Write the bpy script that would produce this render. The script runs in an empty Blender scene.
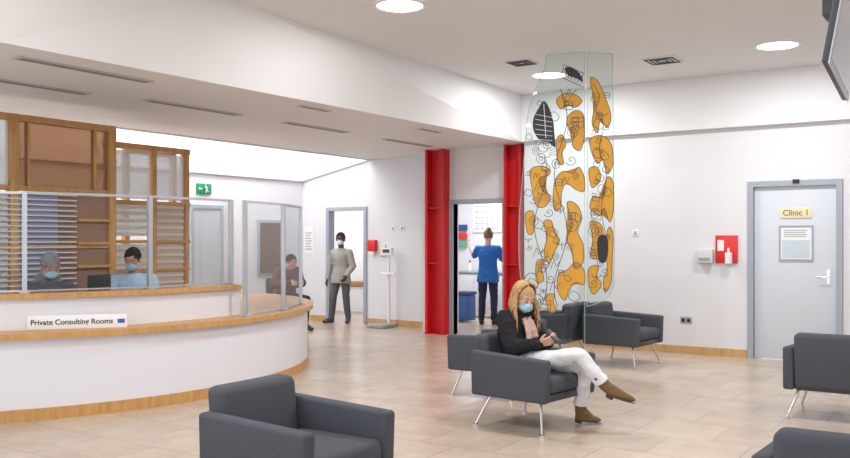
import bpy,bmesh,math,random
from mathutils import Vector,Matrix,noise
random.seed(3)
V=Vector
F=873.;H=1.5;YH=240.;TH=math.atan(575/873);C=math.cos(TH);S=math.sin(TH)
scene=bpy.context.scene
COL=scene.collection
def c2r(X,Y): return (C*X-S*Y, S*X+C*Y)
def pxY(px,Y): return c2r((px-425)*Y/F,Y)
scene.view_settings.view_transform='Standard'
# ------------------------------------------------ materials
MATS={}
def mat(name,col,rough=0.6,metal=0.0,var=0.04,scale=6.0,emit=0.0,bump=0.0,bscale=60,coat=0.0):
    if name in MATS: return MATS[name]
    m=bpy.data.materials.new(name); m.use_nodes=True
    nt=m.node_tree; b=nt.nodes['Principled BSDF']
    tc=nt.nodes.new('ShaderNodeTexCoord')
    n=nt.nodes.new('ShaderNodeTexNoise'); n.inputs['Scale'].default_value=scale; n.inputs['Detail'].default_value=4
    nt.links.new(tc.outputs['Object'],n.inputs['Vector'])
    mx=nt.nodes.new('ShaderNodeMix'); mx.data_type='RGBA'
    a=[max(0,c*(1-var)) for c in col]+[1]; d=[min(1,c*(1+var)) for c in col]+[1]
    mx.inputs[6].default_value=a; mx.inputs[7].default_value=d
    nt.links.new(n.outputs['Fac'],mx.inputs[0]); nt.links.new(mx.outputs[2],b.inputs['Base Color'])
    b.inputs['Roughness'].default_value=rough; b.inputs['Metallic'].default_value=metal
    if coat: b.inputs['Coat Weight'].default_value=coat
    if emit:
        b.inputs['Emission Color'].default_value=list(col)+[1]; b.inputs['Emission Strength'].default_value=emit
    if bump:
        n2=nt.nodes.new('ShaderNodeTexNoise'); n2.inputs['Scale'].default_value=bscale
        nt.links.new(tc.outputs['Object'],n2.inputs['Vector'])
        bp=nt.nodes.new('ShaderNodeBump'); bp.inputs['Strength'].default_value=bump; bp.inputs['Distance'].default_value=0.01
        nt.links.new(n2.outputs['Fac'],bp.inputs['Height']); nt.links.new(bp.outputs['Normal'],b.inputs['Normal'])
    MATS[name]=m; return m
def woodmat(name,col,dark):
    m=bpy.data.materials.new(name); m.use_nodes=True; nt=m.node_tree; b=nt.nodes['Principled BSDF']
    tc=nt.nodes.new('ShaderNodeTexCoord'); mp=nt.nodes.new('ShaderNodeMapping'); mp.inputs['Scale'].default_value=(8,8,1.2)
    n=nt.nodes.new('ShaderNodeTexNoise'); n.inputs['Scale'].default_value=3; n.inputs['Detail'].default_value=6
    nt.links.new(tc.outputs['Object'],mp.inputs[0]); nt.links.new(mp.outputs[0],n.inputs['Vector'])
    r=nt.nodes.new('ShaderNodeValToRGB'); r.color_ramp.elements[0].color=list(dark)+[1]; r.color_ramp.elements[1].color=list(col)+[1]
    r.color_ramp.elements[0].position=.3; r.color_ramp.elements[1].position=.65
    nt.links.new(n.outputs['Fac'],r.inputs[0]); nt.links.new(r.outputs[0],b.inputs['Base Color']); b.inputs['Roughness'].default_value=.4
    return m
def glassmat(name,tint,fres=.35,base=.01,alpha=None,dif=(.85,.87,.9)):
    m=bpy.data.materials.new(name); m.use_nodes=True; nt=m.node_tree
    for x in list(nt.nodes): nt.nodes.remove(x)
    o=nt.nodes.new('ShaderNodeOutputMaterial'); t=nt.nodes.new('ShaderNodeBsdfTransparent'); t.inputs[0].default_value=list(tint)+[1]
    g=nt.nodes.new('ShaderNodeBsdfGlossy'); g.inputs['Roughness'].default_value=.03
    fr=nt.nodes.new('ShaderNodeFresnel'); fr.inputs[0].default_value=1.45
    mt=nt.nodes.new('ShaderNodeMath'); mt.operation='MULTIPLY_ADD'; mt.inputs[1].default_value=fres; mt.inputs[2].default_value=base
    nt.links.new(fr.outputs[0],mt.inputs[0])
    mx=nt.nodes.new('ShaderNodeMixShader'); nt.links.new(mt.outputs[0],mx.inputs[0]); nt.links.new(t.outputs[0],mx.inputs[1]); nt.links.new(g.outputs[0],mx.inputs[2])
    last=mx
    if alpha:
        d=nt.nodes.new('ShaderNodeBsdfDiffuse'); d.inputs[0].default_value=list(dif)+[1]
        m2=nt.nodes.new('ShaderNodeMixShader'); m2.inputs[0].default_value=alpha
        nt.links.new(mx.outputs[0],m2.inputs[1]); nt.links.new(d.outputs[0],m2.inputs[2]); last=m2
    nt.links.new(last.outputs[0],o.inputs[0]); return m
def floormat():
    m=bpy.data.materials.new('floor_tiles'); m.use_nodes=True; nt=m.node_tree; b=nt.nodes['Principled BSDF']
    tc=nt.nodes.new('ShaderNodeTexCoord'); br=nt.nodes.new('ShaderNodeTexBrick')
    br.offset=0.5; br.inputs['Scale'].default_value=1; br.inputs['Brick Width'].default_value=.6; br.inputs['Row Height'].default_value=.6
    br.inputs['Mortar Size'].default_value=.005; br.inputs['Bias'].default_value=0
    br.inputs['Color1'].default_value=(.52,.425,.335,1); br.inputs['Color2'].default_value=(.59,.49,.395,1); br.inputs['Mortar'].default_value=(.40,.33,.265,1)
    nt.links.new(tc.outputs['Object'],br.inputs['Vector'])
    n=nt.nodes.new('ShaderNodeTexNoise'); n.inputs['Scale'].default_value=2.6; n.inputs['Detail'].default_value=8; n.inputs['Roughness'].default_value=.75
    nt.links.new(tc.outputs['Object'],n.inputs['Vector'])
    r=nt.nodes.new('ShaderNodeValToRGB'); r.color_ramp.elements[0].color=(.82,.80,.78,1); r.color_ramp.elements[1].color=(1.0,1.0,1.0,1)
    r.color_ramp.elements[0].position=.35; r.color_ramp.elements[1].position=.62
    nt.links.new(n.outputs['Fac'],r.inputs[0])
    mx=nt.nodes.new('ShaderNodeMix'); mx.data_type='RGBA'; mx.blend_type='MULTIPLY'; mx.inputs[0].default_value=1
    nt.links.new(br.outputs['Color'],mx.inputs[6]); nt.links.new(r.outputs[0],mx.inputs[7]); nt.links.new(mx.outputs[2],b.inputs['Base Color'])
    b.inputs['Roughness'].default_value=.26; b.inputs['Specular IOR Level'].default_value=.5
    return m
WALL=mat('wall_paint',(.75,.75,.785),.7,var=.01); CEIL=mat('ceiling_paint',(.79,.795,.82),.8,var=.01); WHITE=mat('white_paint',(.81,.81,.83),.6,var=.01)
OAK=woodmat('oak_wood',(.62,.35,.13),(.50,.26,.085)); OAKL=woodmat('light_oak',(.62,.38,.17),(.52,.30,.12))
FAB=mat('charcoal_fabric',(.074,.082,.099),.95,var=.40,scale=220,bump=.4,bscale=350); CHROME=mat('chrome',(.75,.76,.78),.22,1.0,var=.02)
ALU=mat('aluminium',(.55,.58,.62),.35,.6,var=.02); RED=mat('red_steel',(.60,.008,.012),.45,var=.05); REDP=mat('red_plastic',(.72,.025,.025),.4,var=.02)
BLUEG=mat('blue_grey_paint',(.36,.40,.47),.5,var=.01); DOORP=mat('pale_blue_door_paint',(.64,.69,.76),.5,var=.01)
BLACK=mat('black_plastic',(.015,.015,.018),.4,var=.1); DARK=mat('dark_grey_plastic',(.06,.06,.07),.5); WPL=mat('white_plastic',(.85,.85,.86),.4,var=.01)
PAPER=mat('paper',(.85,.85,.86),.8,var=.02); GREYP=mat('grey_print',(.35,.38,.42),.8); BLUEP=mat('navy_blue_print',(.03,.07,.25),.6); INK=mat('dark_ink',(.015,.015,.025),.7)
GLASS=glassmat('clear_glass',(.975,.985,.985),.22,.0); GLASSG=glassmat('green_tinted_glass',(.92,.965,.955),.5,.02); FROST=glassmat('frosted_glass',(.9,.92,.95),.1,.02,.6)
AMBER=glassmat('brown_tinted_glass',(.74,.55,.42),.4,.03,.5,(.38,.23,.14))
LAMP=mat('lamp_glow',(1,.98,.95),.5,emit=6.0,var=0); SKYL=mat('rooflight_glow',(1,1,1),.5,emit=3.2,var=0)
# ------------------------------------------------ helpers
def fin(name,bm,m,parent=None,loc=(0,0,0),rot=0,smooth=False,**kw):
    me=bpy.data.meshes.new(name)
    bmesh.ops.recalc_face_normals(bm,faces=bm.faces[:])
    bm.to_mesh(me); bm.free()
    return place(name,me,m,parent,loc,rot,smooth,**kw)
def place(name,me,m,parent=None,loc=(0,0,0),rot=0,smooth=False,**kw):
    if m is not None and len(me.materials)==0: me.materials.append(m)
    if smooth:
        me.polygons.foreach_set('use_smooth',[True]*len(me.polygons))
        try: me.set_sharp_from_angle(angle=math.radians(40 if smooth is True else smooth))
        except Exception: pass
    ob=bpy.data.objects.new(name,me); COL.objects.link(ob)
    ob.location=loc
    if isinstance(rot,(int,float)): ob.rotation_euler=(0,0,rot)
    else: ob.rotation_euler=rot
    if parent: ob.parent=parent
    for k,v in kw.items(): ob[k]=v
    return ob
def empty(name,loc,rot=0,**kw):
    o=bpy.data.objects.new(name,None); COL.objects.link(o); o.location=loc; o.rotation_euler=(0,0,rot); o.empty_display_size=.1
    for k,v in kw.items(): o[k]=v
    return o
def box(bm,x0,x1,y0,y1,z0,z1):
    vs=[bm.verts.new((x,y,z)) for z in (z0,z1) for x,y in ((x0,y0),(x1,y0),(x1,y1),(x0,y1))]
    for f in ((0,3,2,1),(4,5,6,7),(0,1,5,4),(1,2,6,5),(2,3,7,6),(3,0,4,7)): bm.faces.new([vs[i] for i in f])
    return vs
def bev(bm,w,seg=3):
    bmesh.ops.bevel(bm,geom=bm.edges[:]+bm.verts[:],offset=w,segments=seg,profile=.5,affect='EDGES',clamp_overlap=True)
def B(name,x0,x1,y0,y1,z0,z1,m,parent=None,bevel=0,seg=2,**kw):
    bm=bmesh.new(); box(bm,x0,x1,y0,y1,z0,z1)
    if bevel: bev(bm,bevel,seg)
    return fin(name,bm,m,parent,smooth=bool(bevel),**kw)
def BL(name,cx,cy,cz,sx,sy,sz,m,parent=None,bevel=0,rot=0,seg=2,**kw):
    bm=bmesh.new(); box(bm,-sx/2,sx/2,-sy/2,sy/2,-sz/2,sz/2)
    if bevel: bev(bm,bevel,seg)
    return fin(name,bm,m,parent,loc=(cx,cy,cz),rot=rot,smooth=bool(bevel),**kw)
def frame_to(d):
    d=d.normalized(); return V((0,0,1)).rotation_difference(d).to_matrix().to_4x4()
def cap(bm,a,ra,b,rb,n=14):
    a=V(a);b=V(b);d=b-a
    bmesh.ops.create_uvsphere(bm,u_segments=n,v_segments=n//2+2,radius=ra,matrix=Matrix.Translation(a))
    bmesh.ops.create_uvsphere(bm,u_segments=n,v_segments=n//2+2,radius=rb,matrix=Matrix.Translation(b))
    if d.length>1e-4: bmesh.ops.create_cone(bm,cap_ends=True,segments=n,radius1=ra,radius2=rb,depth=d.length,matrix=Matrix.Translation((a+b)/2)@frame_to(d))
def rod(bm,a,b,r,n=12,r2=None):
    a=V(a);b=V(b);d=b-a
    bmesh.ops.create_cone(bm,cap_ends=True,segments=n,radius1=r,radius2=r if r2 is None else r2,depth=d.length,matrix=Matrix.Translation((a+b)/2)@frame_to(d))
def tube(bm,pts,rads,n=6):
    rings=[]
    for i,p in enumerate(pts):
        d=(pts[min(i+1,len(pts)-1)]-pts[max(i-1,0)]).normalized(); Mx=frame_to(d)
        rings.append([bm.verts.new(V(p)+Mx@V((rads[i]*math.cos(6.2832*k/n),rads[i]*math.sin(6.2832*k/n),0))) for k in range(n)])
    for a,b in zip(rings,rings[1:]):
        for k in range(n): bm.faces.new((a[k],a[(k+1)%n],b[(k+1)%n],b[k]))
    bm.faces.new(rings[0][::-1]); bm.faces.new(rings[-1])
def ell(bm,c,r,M=None,n=18):
    T=Matrix.Translation(V(c)) @ (M if M else Matrix.Identity(4)) @ Matrix.Diagonal((r[0],r[1],r[2],1))
    bmesh.ops.create_uvsphere(bm,u_segments=n,v_segments=n//2+2,radius=1,matrix=T)
def loft(bm,secs,n=22):
    rings=[]
    for c,s,f,rs,rf in secs:
        rings.append([bm.verts.new(V(c)+s*(rs*math.cos(2*math.pi*i/n))+f*(rf*math.sin(2*math.pi*i/n))) for i in range(n)])
    for a,b in zip(rings,rings[1:]):
        for i in range(n): bm.faces.new((a[i],a[(i+1)%n],b[(i+1)%n],b[i]))
    bm.faces.new(rings[0][::-1]); bm.faces.new(rings[-1])
def remesh(bm,voxel,sm=4,fac=.5,fuzz=0,fscale=30,fold=0):
    me=bpy.data.meshes.new('tmp'); bmesh.ops.recalc_face_normals(bm,faces=bm.faces[:]); bm.to_mesh(me); bm.free()
    ob=bpy.data.objects.new('tmp',me); COL.objects.link(ob)
    r=ob.modifiers.new('r','REMESH'); r.mode='VOXEL'; r.voxel_size=voxel; r.adaptivity=0
    if sm:
        s=ob.modifiers.new('s','SMOOTH'); s.iterations=sm; s.factor=fac
    dg=bpy.context.evaluated_depsgraph_get(); dg.update()
    out=bpy.data.meshes.new_from_object(ob.evaluated_get(dg))
    bpy.data.objects.remove(ob); bpy.data.meshes.remove(me)
    out.materials.clear()
    if fuzz or fold:
        ns=[v.normal.copy() for v in out.vertices]
        for v,nn in zip(out.vertices,ns):
            q=0
            if fuzz: q+=fuzz*noise.noise(v.co*fscale)
            if fold: q+=fold*noise.noise(V((v.co.x*9,v.co.y*9,v.co.z*14)))+fold*.5*noise.noise(V((v.co.x*22,v.co.y*22,v.co.z*22)))
            v.co=v.co+nn*q
    return out
def textmesh(body,size,depth=.001,align='CENTER',off=0):
    cu=bpy.data.curves.new('t','FONT'); cu.body=body; cu.size=size; cu.extrude=depth; cu.align_x=align; cu.align_y='CENTER'; cu.offset=off
    ob=bpy.data.objects.new('t',cu); COL.objects.link(ob)
    dg=bpy.context.evaluated_depsgraph_get(); dg.update()
    me=bpy.data.meshes.new_from_object(ob.evaluated_get(dg)); bpy.data.objects.remove(ob); me.materials.clear(); return me
ST=dict(kind='structure')
# ------------------------------------------------ room shell
ZC=3.62;ZS=2.94;VB=11.54;VR=11.85;VN=12.5;UB=-5.85;UL=-11.0
B('floor',-14,3.5,-2,16.5,-.1,0,floormat(),**ST)
B('ceiling',UB,3.5,-2,VB,ZC,ZC+.1,CEIL,**ST)
def wall_u(name,v0,v1,u0,u1,z1,holes,m,**kw):
    bm=bmesh.new(); cur=u0
    for a,b,zt in holes:
        box(bm,cur,a,v0,v1,0,z1); box(bm,a,b,v0,v1,zt,z1); cur=b
    box(bm,cur,u1,v0,v1,0,z1)
    return fin(name,bm,m,**ST)
wall_u('wall_back',VB,12.0,UB,3.5,ZC+.1,[(-2.62,-1.64,2.18)],WALL)
wall_u('wall_recess',VR,12.0,-7.85,UB-.001,3.0,[(-7.26,-6.36,2.08)],WALL)
wall_u('wall_nook',VN,12.65,-13.6,-7.85,4.1,[(-10.35,-9.53,2.05)],WALL)
B('wall_nook_return',-7.85,-7.75,12.0,12.65,0,3.0,WALL,**ST)
B('wall_left',UL-.15,UL,-2,VN,0,2.6,WALL,**ST)
B('wall_left_upper',UL-.15,UL+.06,-2,VN,2.6,4.0,WHITE,**ST)
bm=bmesh.new(); P=[(UL,2.6),(-9.4,2.93),(-9.4,3.98),(UL,3.98)]
a=[bm.verts.new((x,VN-.05,z)) for x,z in P]; b=[bm.verts.new((x,VN-.001,z)) for x,z in P]; bm.faces.new(a); bm.faces.new(b[::-1])
for i in range(4): bm.faces.new((a[i],b[i],b[(i+1)%4],a[(i+1)%4]))
fin('wall_nook_upper',bm,WHITE,**ST)
B('wall_right',3.5,3.65,-2,12,0,3.72,WALL,**ST)
# lowered soffit slab and its beam face
bm=bmesh.new()
lo=[(-9.4,-2),(-9.4,VN),(-7.85,VN),(-7.85,VR),(-5.85,VR),(-5.86,VB),(-6.08,3.6),(-6.22,-2)]
hi=[(-9.4,-2),(-9.4,VN),(-7.85,VN),(-7.85,VR),(-5.85,VR),(-5.84,VB),(-5.68,5.5),(-5.6,-2)]
a=[bm.verts.new((x,y,ZS)) for x,y in lo]; b=[bm.verts.new((x,y,ZC+.05)) for x,y in hi]
bm.faces.new(a); bm.faces.new(b[::-1])
for i in range(8): bm.faces.new((a[i],a[(i+1)%8],b[(i+1)%8],b[i]))
fin('trim_1',bm,WHITE,**ST)
B('trim_2',UB,3.5,VB-.10,VB,2.94,ZC,WHITE,**ST)
B('trim_3',-9.42,-9.4,-2,VN,ZS-.02,4.0,WHITE,**ST)
B('window_1',UL,-9.38,-2,VN,3.98,4.05,SKYL,**ST)
B('wall_treatment_back',-9.6,-5.8,15.2,15.3,0,2.8,WALL,**ST)
B('wall_treatment_left',-9.65,-9.55,12.65,15.2,0,2.8,WALL,**ST)
B('wall_treatment_right',-5.9,-5.8,12.0,15.2,0,2.8,WALL,**ST)
B('trim_4',-9.65,-5.8,12.66,15.3,2.8,2.9,WHITE,**ST)
B('trim_10',-7.75,-5.8,12.0,12.66,2.8,2.9,WHITE,**ST)
B('wall_corridor_back',-13.6,-9.65,15.2,15.3,0,2.8,WALL,**ST)
B('wall_corridor_left',-13.7,-13.6,12.65,15.3,0,2.8,WALL,**ST)
B('trim_5',-13.6,-9.65,12.65,15.3,2.8,2.9,WHITE,**ST)
B('baseboard_back',UB,-2.69,VB-.02,VB,0,.10,OAKL,**ST)
B('baseboard_back_end',-1.57,3.5,VB-.02,VB,0,.10,OAKL,**ST)
B('baseboard_nook',-9.46,-7.86,VN-.02,VN,0,.10,OAKL,**ST)
B('baseboard_nook_end',UL,-10.42,VN-.02,VN,0,.10,OAKL,**ST)
B('baseboard_left',UL,UL+.02,2,VN-.02,0,.10,OAKL,**ST)
def dframe(name,u0,u1,v,zt,w,m,d0=-.03,d1=.12):
    bm=bmesh.new(); box(bm,u0,u0+w,v+d0,v+d1,0,zt-w); box(bm,u1-w,u1,v+d0,v+d1,0,zt-w); box(bm,u0,u1,v+d0,v+d1,zt-w,zt)
    return fin(name,bm,m,**ST)
dframe('trim_6',-2.68,-1.58,VB,2.24,.07,BLUEG)
dframe('trim_7',-7.33,-6.30,VR,2.14,.07,BLUEG)
dframe('trim_8',-10.41,-9.47,VN,2.10,.07,BLUEG)
# clinic door
d1=B('door_1',-2.605,-1.655,VB+.02,VB+.065,.01,2.165,DOORP,bevel=.004,**ST)
bm=bmesh.new(); box(bm,-1.76,-1.72,VB+.005,VB+.02,.96,1.14); rod(bm,(-1.74,VB+.01,1.05),(-1.74,VB-.045,1.05),.009); rod(bm,(-1.74,VB-.045,1.05),(-1.87,VB-.045,1.05),.009)
fin('door_handle',bm,CHROME,d1,smooth=True)
dp=B('door_sign',-2.29,-1.93,VB+.008,VB+.02,1.77,1.90,mat('cream_sign',(.80,.74,.50),.6),bevel=.003,label='cream plaque with dark lettering reading Clinic 1 on door',category='sign')
me=textmesh('Clinic 1',.10,off=.001); place('lettering',me,mat('gold_print',(.22,.15,.02),.6),dp,loc=(-2.11,VB+.006,1.835),rot=(math.pi/2,0,0))
bm=bmesh.new(); w_=.02
for q in ((-2.31,-1.91,1.24,1.24+w_),(-2.31,-1.91,1.68-w_,1.68),(-2.31,-2.31+w_,1.24+w_,1.68-w_),(-1.91-w_,-1.91,1.24+w_,1.68-w_)): box(bm,q[0],q[1],VB+.004,VB+.02,q[2],q[3])
fin('vision_panel_frame',bm,BLUEG,d1)
dn=B('notice_sheet',-2.289,-1.931,VB+.010,VB+.02,1.262,1.658,PAPER,label='white paper notice with grey printed block in door panel',category='notice')
B('printed_block',-2.27,-1.95,VB+.007,VB+.010,1.28,1.50,mat('light_print',(.56,.64,.70),.4),dn)
bm=bmesh.new()
for i in range(4): box(bm,-2.25,-2.0+.02*(i%2),VB+.007,VB+.010,1.54+i*.025,1.548+i*.025)
fin('printed_lines',bm,GREYP,dn)
B('door_sensor',-2.14,-2.06,VB-.05,VB-.03,2.20,2.25,BLACK,bevel=.005,label='small black sensor box on top of door frame',category='sensor')
# red steel columns
def column(u0,u1,v0,v1,label):
    t=.045; bm=bmesh.new()
    P=[(u0,v0),(u0+t,v0),(u0+t,v0+.13),(u1-t,v0+.13),(u1-t,v0),(u1,v0),(u1,v1),(u0,v1)]
    a=[bm.verts.new((x,y,0)) for x,y in P]; b=[bm.verts.new((x,y,ZS-.004)) for x,y in P]; bm.faces.new(a[::-1]); bm.faces.new(b)
    for i in range(8): bm.faces.new((a[i],a[(i+1)%8],b[(i+1)%8],b[i]))
    ob=fin('steel_column',bm,RED,label=label,category='column',group='red steel columns')
    for z in (1.12,2.0): B('stiffener_plate',u0+t,u1-t,v0+.03,v0+.13,z,z+.02,RED,ob)
    B('base_plate',u0-.01,u1+.01,v0-.01,v1,0,.015,RED,ob)
column(-7.68,-7.335,11.66,VR-.002,'red painted steel column beside treatment room doorway')
column(-6.26,-5.97,11.66,VR-.002,'red painted steel column partly seen through glass artwork')
# left wall door & board
bm=bmesh.new(); v0,v1=9.75,10.45
box(bm,UL,UL+.04,v0,v0+.06,0,2.02); box(bm,UL,UL+.04,v1-.06,v1,0,2.02); box(bm,UL,UL+.04,v0,v1,2.02,2.08)
fin('trim_9',bm,BLUEG,**ST); B('door_2',UL+.001,UL+.02,v0+.06,v1-.06,.01,2.02,mat('grey_door',(.5,.52,.55),.5),**ST)
nb=B('notice_board',UL+.001,UL+.03,11.28,11.9,.85,1.86,BLUEG,bevel=.004,label='grey framed notice board with brown panel on wall',category='notice board')
B('board_panel',UL+.03,UL+.035,11.33,11.85,.9,1.81,mat('brown_panel',(.18,.10,.07),.5),nb)
# exit sign
es=B('exit_sign',UL+.001,UL+.04,9.88,10.18,2.26,2.43,mat('sign_green',(.0,.24,.10),.4,emit=.1),bevel=.004,label='green emergency exit sign with white running figure',category='sign')
bm=bmesh.new(); z=2.345; y=10.07; X_=UL+.043
ell(bm,(X_,y-.022,z+.058),(.003,.013,.013)); rod(bm,(X_,y-.012,z+.040),(X_,y+.012,z-.012),.010)
rod(bm,(X_,y+.012,z-.012),(X_,y-.018,z-.032),.007); rod(bm,(X_,y-.018,z-.032),(X_,y-.012,z-.066),.007); rod(bm,(X_,y+.012,z-.012),(X_,y+.030,z-.045),.007); rod(bm,(X_,y+.030,z-.045),(X_,y+.055,z-.050),.006)
rod(bm,(X_,y-.010,z+.034),(X_,y-.040,z+.012),.005); rod(bm,(X_,y-.008,z+.036),(X_,y+.028,z+.022),.005)
box(bm,X_-.003,X_,9.925,9.985,z-.007,z+.007)
q=[bm.verts.new((X_,a,b)) for a,b in ((9.90,z),(9.93,z+.026),(9.93,z-.026))]; bm.faces.new(q)
fin('exit_symbol',bm,WPL,es)
# ------------------------------------------------ ceiling fittings
def downlight(u,v):
    bm=bmesh.new()
    n=40; rs=[(.25,ZC-.001),(.25,ZC-.012),(.215,ZC-.016),(.20,ZC-.004)]
    rings=[[bm.verts.new((u+r*math.cos(2*math.pi*k/n),v+r*math.sin(2*math.pi*k/n),z)) for k in range(n)] for r,z in rs]
    for a,b in zip(rings,rings[1:]):
        for k in range(n): bm.faces.new((a[k],a[(k+1)%n],b[(k+1)%n],b[k]))
    ob=fin('ceiling_light',bm,WPL,smooth=True,label='round recessed white downlight in ceiling, lit',category='ceiling light',group='recessed ceiling downlights')
    bm=bmesh.new(); bmesh.ops.create_cone(bm,cap_ends=True,segments=40,radius1=.205,radius2=.205,depth=.004,matrix=Matrix.Translation((u,v,ZC-.006)))
    fin('light_diffuser',bm,LAMP,ob)
    l=bpy.data.lights.new('downlight_lamp','AREA'); l.shape='DISK'; l.size=.38; l.energy=46; l.color=(1,.99,.98)
    lo=bpy.data.objects.new('downlight_lamp',l); COL.objects.link(lo); lo.location=(u,v,ZC-.02)
for u,v in [(-4.52,6.45),(-2.02,10.03),(-4.83,10.23),(-2.0,6.45),(-4.5,2.9),(-2.0,2.9),(.7,6.45)]: downlight(u,v)
def vent(u,v,s):
    bm=bmesh.new(); box(bm,u-s,u+s,v-s,v+s,ZC-.012,ZC-.002)
    ob=fin('air_vent',bm,WPL,label='square louvred ceiling air diffuser',category='vent',group='ceiling air vents')
    bm=bmesh.new()
    for k in (.85,.6,.35):
        q=s*k; t=.02
        for a in ((-q,q,-q,-q+t),(-q,q,q-t,q),(-q,-q+t,-q,q),(q-t,q,-q,q)): box(bm,u+a[0],u+a[1],v+a[2],v+a[3],ZC-.02,ZC-.012)
    fin('vent_louvre',bm,DARK,ob)
vent(-3.32,10.12,.2); vent(-4.76,9.32,.16)
for (u,vc,L) in [(-7.5,4.7,1.3),(-7.3,6.55,1.3),(-7.28,8.55,1.2),(-7.3,10.65,1.2),(-6.45,4.6,1.3),(-6.25,7.3,.5),(-6.25,9.6,.5)]:
    bm=bmesh.new(); w=.06 if L>1 else .03
    box(bm,u-w,u+w,vc-L/2,vc+L/2,ZS-.012,ZS-.001)
    ob=fin('air_grille',bm,mat('grille_grey',(.55,.53,.56),.5),label='long slim linear air grille in lowered ceiling',category='vent',group='linear ceiling grilles')
    B('grille_slot',u-w*.6,u+w*.6,vc-L/2+.04,vc+L/2-.04,ZS-.015,ZS-.012,mat('slot_grey',(.25,.24,.26),.6),ob)
# ------------------------------------------------ wall fittings
d=B('sanitiser_station',-3.08,-2.80,VB-.03,VB-.001,1.20,1.56,REDP,bevel=.01,label='red hand sanitiser station with clear bottle on wall',category='dispenser')
bm=bmesh.new(); rod(bm,(-2.90,VB-.08,1.20),(-2.90,VB-.08,1.34),.045,16); rod(bm,(-2.90,VB-.08,1.34),(-2.90,VB-.08,1.40),.015); fin('sanitiser_bottle',bm,WPL,d,smooth=True)
B('white_label',-3.05,-2.97,VB-.034,VB-.03,1.36,1.5,PAPER,d)
d=B('glove_dispenser',-3.31,-3.10,VB-.09,VB-.001,1.20,1.38,mat('off_white_plastic',(.66,.67,.68),.4),bevel=.012,label='white wall mounted dispenser box beside red sanitiser',category='dispenser')
B('dispenser_slot',-3.28,-3.13,VB-.094,VB-.09,1.23,1.27,GREYP,d)
d=B('power_socket',-3.54,-3.39,VB-.012,VB-.001,.40,.485,mat('socket_grey',(.35,.35,.37),.4),bevel=.004,label='grey double power socket low on wall',category='socket')
B('socket_hole',-3.52,-3.48,VB-.014,VB-.012,.42,.46,BLACK,d); B('socket_hole',-3.45,-3.41,VB-.014,VB-.012,.42,.46,BLACK,d)
d=B('light_switch',-4.2,-4.11,VB-.012,VB-.001,1.55,1.64,WPL,bevel=.004,label='small white light switch plate on wall',category='switch')
B('rocker',-4.17,-4.14,VB-.018,VB-.012,1.57,1.62,GREYP,d)
d=B('red_dispenser',-9.40,-9.24,VN-.09,VN-.001,1.30,1.50,REDP,bevel=.01,label='red sanitiser dispenser beside corridor doorway',category='dispenser')
B('dispenser_nozzle',-9.34,-9.28,VN-.07,VN-.02,1.25,1.30,WPL,d)
d=B('call_box',-9.18,-9.05,VN-.04,VN-.001,1.22,1.42,mat('cream_plastic',(.75,.70,.50),.5),bevel=.01,label='small cream box on wall by doorway',category='box'); B('box_button',-9.14,-9.09,VN-.045,VN-.04,1.3,1.35,REDP,d)
for u in (-8.95,-8.75):
    d=B('light_switch',u,u+.09,VN-.012,VN-.001,1.66,1.75,WPL,bevel=.004,label='white light switch plate on wall above scales',category='switch',group='light switches on nook wall')
    B('rocker',u+.03,u+.06,VN-.018,VN-.012,1.68,1.73,GREYP,d)
d=B('poster',-10.95,-10.72,VN-.01,VN-.001,1.25,1.75,PAPER,label='white printed paper poster on wall beside doorway',category='poster')
bm=bmesh.new()
for i in range(7): box(bm,-10.92,-10.76-.02*(i%3),VN-.012,VN-.01,1.32+i*.05,1.34+i*.05)
fin('printed_lines',bm,GREYP,d)
# weighing scales
e=empty('weighing_scale',(-8.85,12.15,0),label='white upright medical weighing scale with column display',category='scale')
BL('base_plate',0,-.05,.035,.36,.42,.06,mat('scale_grey',(.35,.35,.37),.5),e,.012)
bm=bmesh.new(); rod(bm,(0,.14,.06),(0,.14,1.28),.028); fin('column',bm,WPL,e,smooth=True)
BL('display_head',0,.10,1.30,.22,.08,.13,WPL,e,.015); BL('height_arm',.04,.08,.92,.30,.04,.04,WPL,e,.006); BL('display_screen',0,.058,1.31,.14,.006,.06,DARK,e)
# treatment room contents
for i,(px,z,m) in enumerate([(460,1.75,BLUEP),(460,1.58,REDP),(460,1.42,mat('glove_green',(.1,.4,.25),.5))]):
    u=pxY(px,17.6)[0]; BL('glove_box',u,15.158,z,.22,.08,.12,m,None,.005,label='cardboard glove box on treatment room wall',category='box',group='glove boxes on treatment room wall')
d=B('planner_board',-8.85,-8.2,15.17,15.199,1.65,2.25,PAPER,bevel=.005,label='white planner board with grid on treatment room wall',category='board')
bm=bmesh.new()
for i in range(5): box(bm,-8.8,-8.25,15.166,15.17,1.72+i*.11,1.73+i*.11); box(bm,-8.75+i*.12,-8.74+i*.12,15.166,15.17,1.7,2.2)
fin('board_grid',bm,GREYP,d)
cb=empty('base_cabinet',(-8.45,14.95,0),label='white base cabinet with grey worktop in treatment room',category='cabinet')
BL('cabinet_body',0,0,.43,1.1,.45,.82,WPL,cb,.004); BL('worktop',0,-.01,.87,1.14,.49,.04,GREYP,cb,.004)
for x in(-.27,.27):
    dd=BL('cabinet_door',x,-.235,.45,.52,.018,.72,mat('cabinet_door_grey',(.68,.70,.73),.4),cb,.003)
    BL('handle',(.18 if x<0 else -.18),-.02,.25,.015,.02,.12,CHROME,dd,.003)
bl=empty('desk_bottle',(-8.75,14.9,.89),label='red topped bottle on treatment room worktop',category='bottle')
bm=bmesh.new(); rod(bm,(0,0,0),(0,0,.16),.035,16); fin('bottle_body',bm,WPL,bl,smooth=True); bm=bmesh.new(); rod(bm,(0,0,.16),(0,0,.21),.02); fin('cap',bm,REDP,bl,smooth=True)
bx,by=pxY(465,16.0)
e=empty('waste_bin',(bx,by,0),label='blue lidded pedal bin in treatment room',category='bin')
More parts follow.
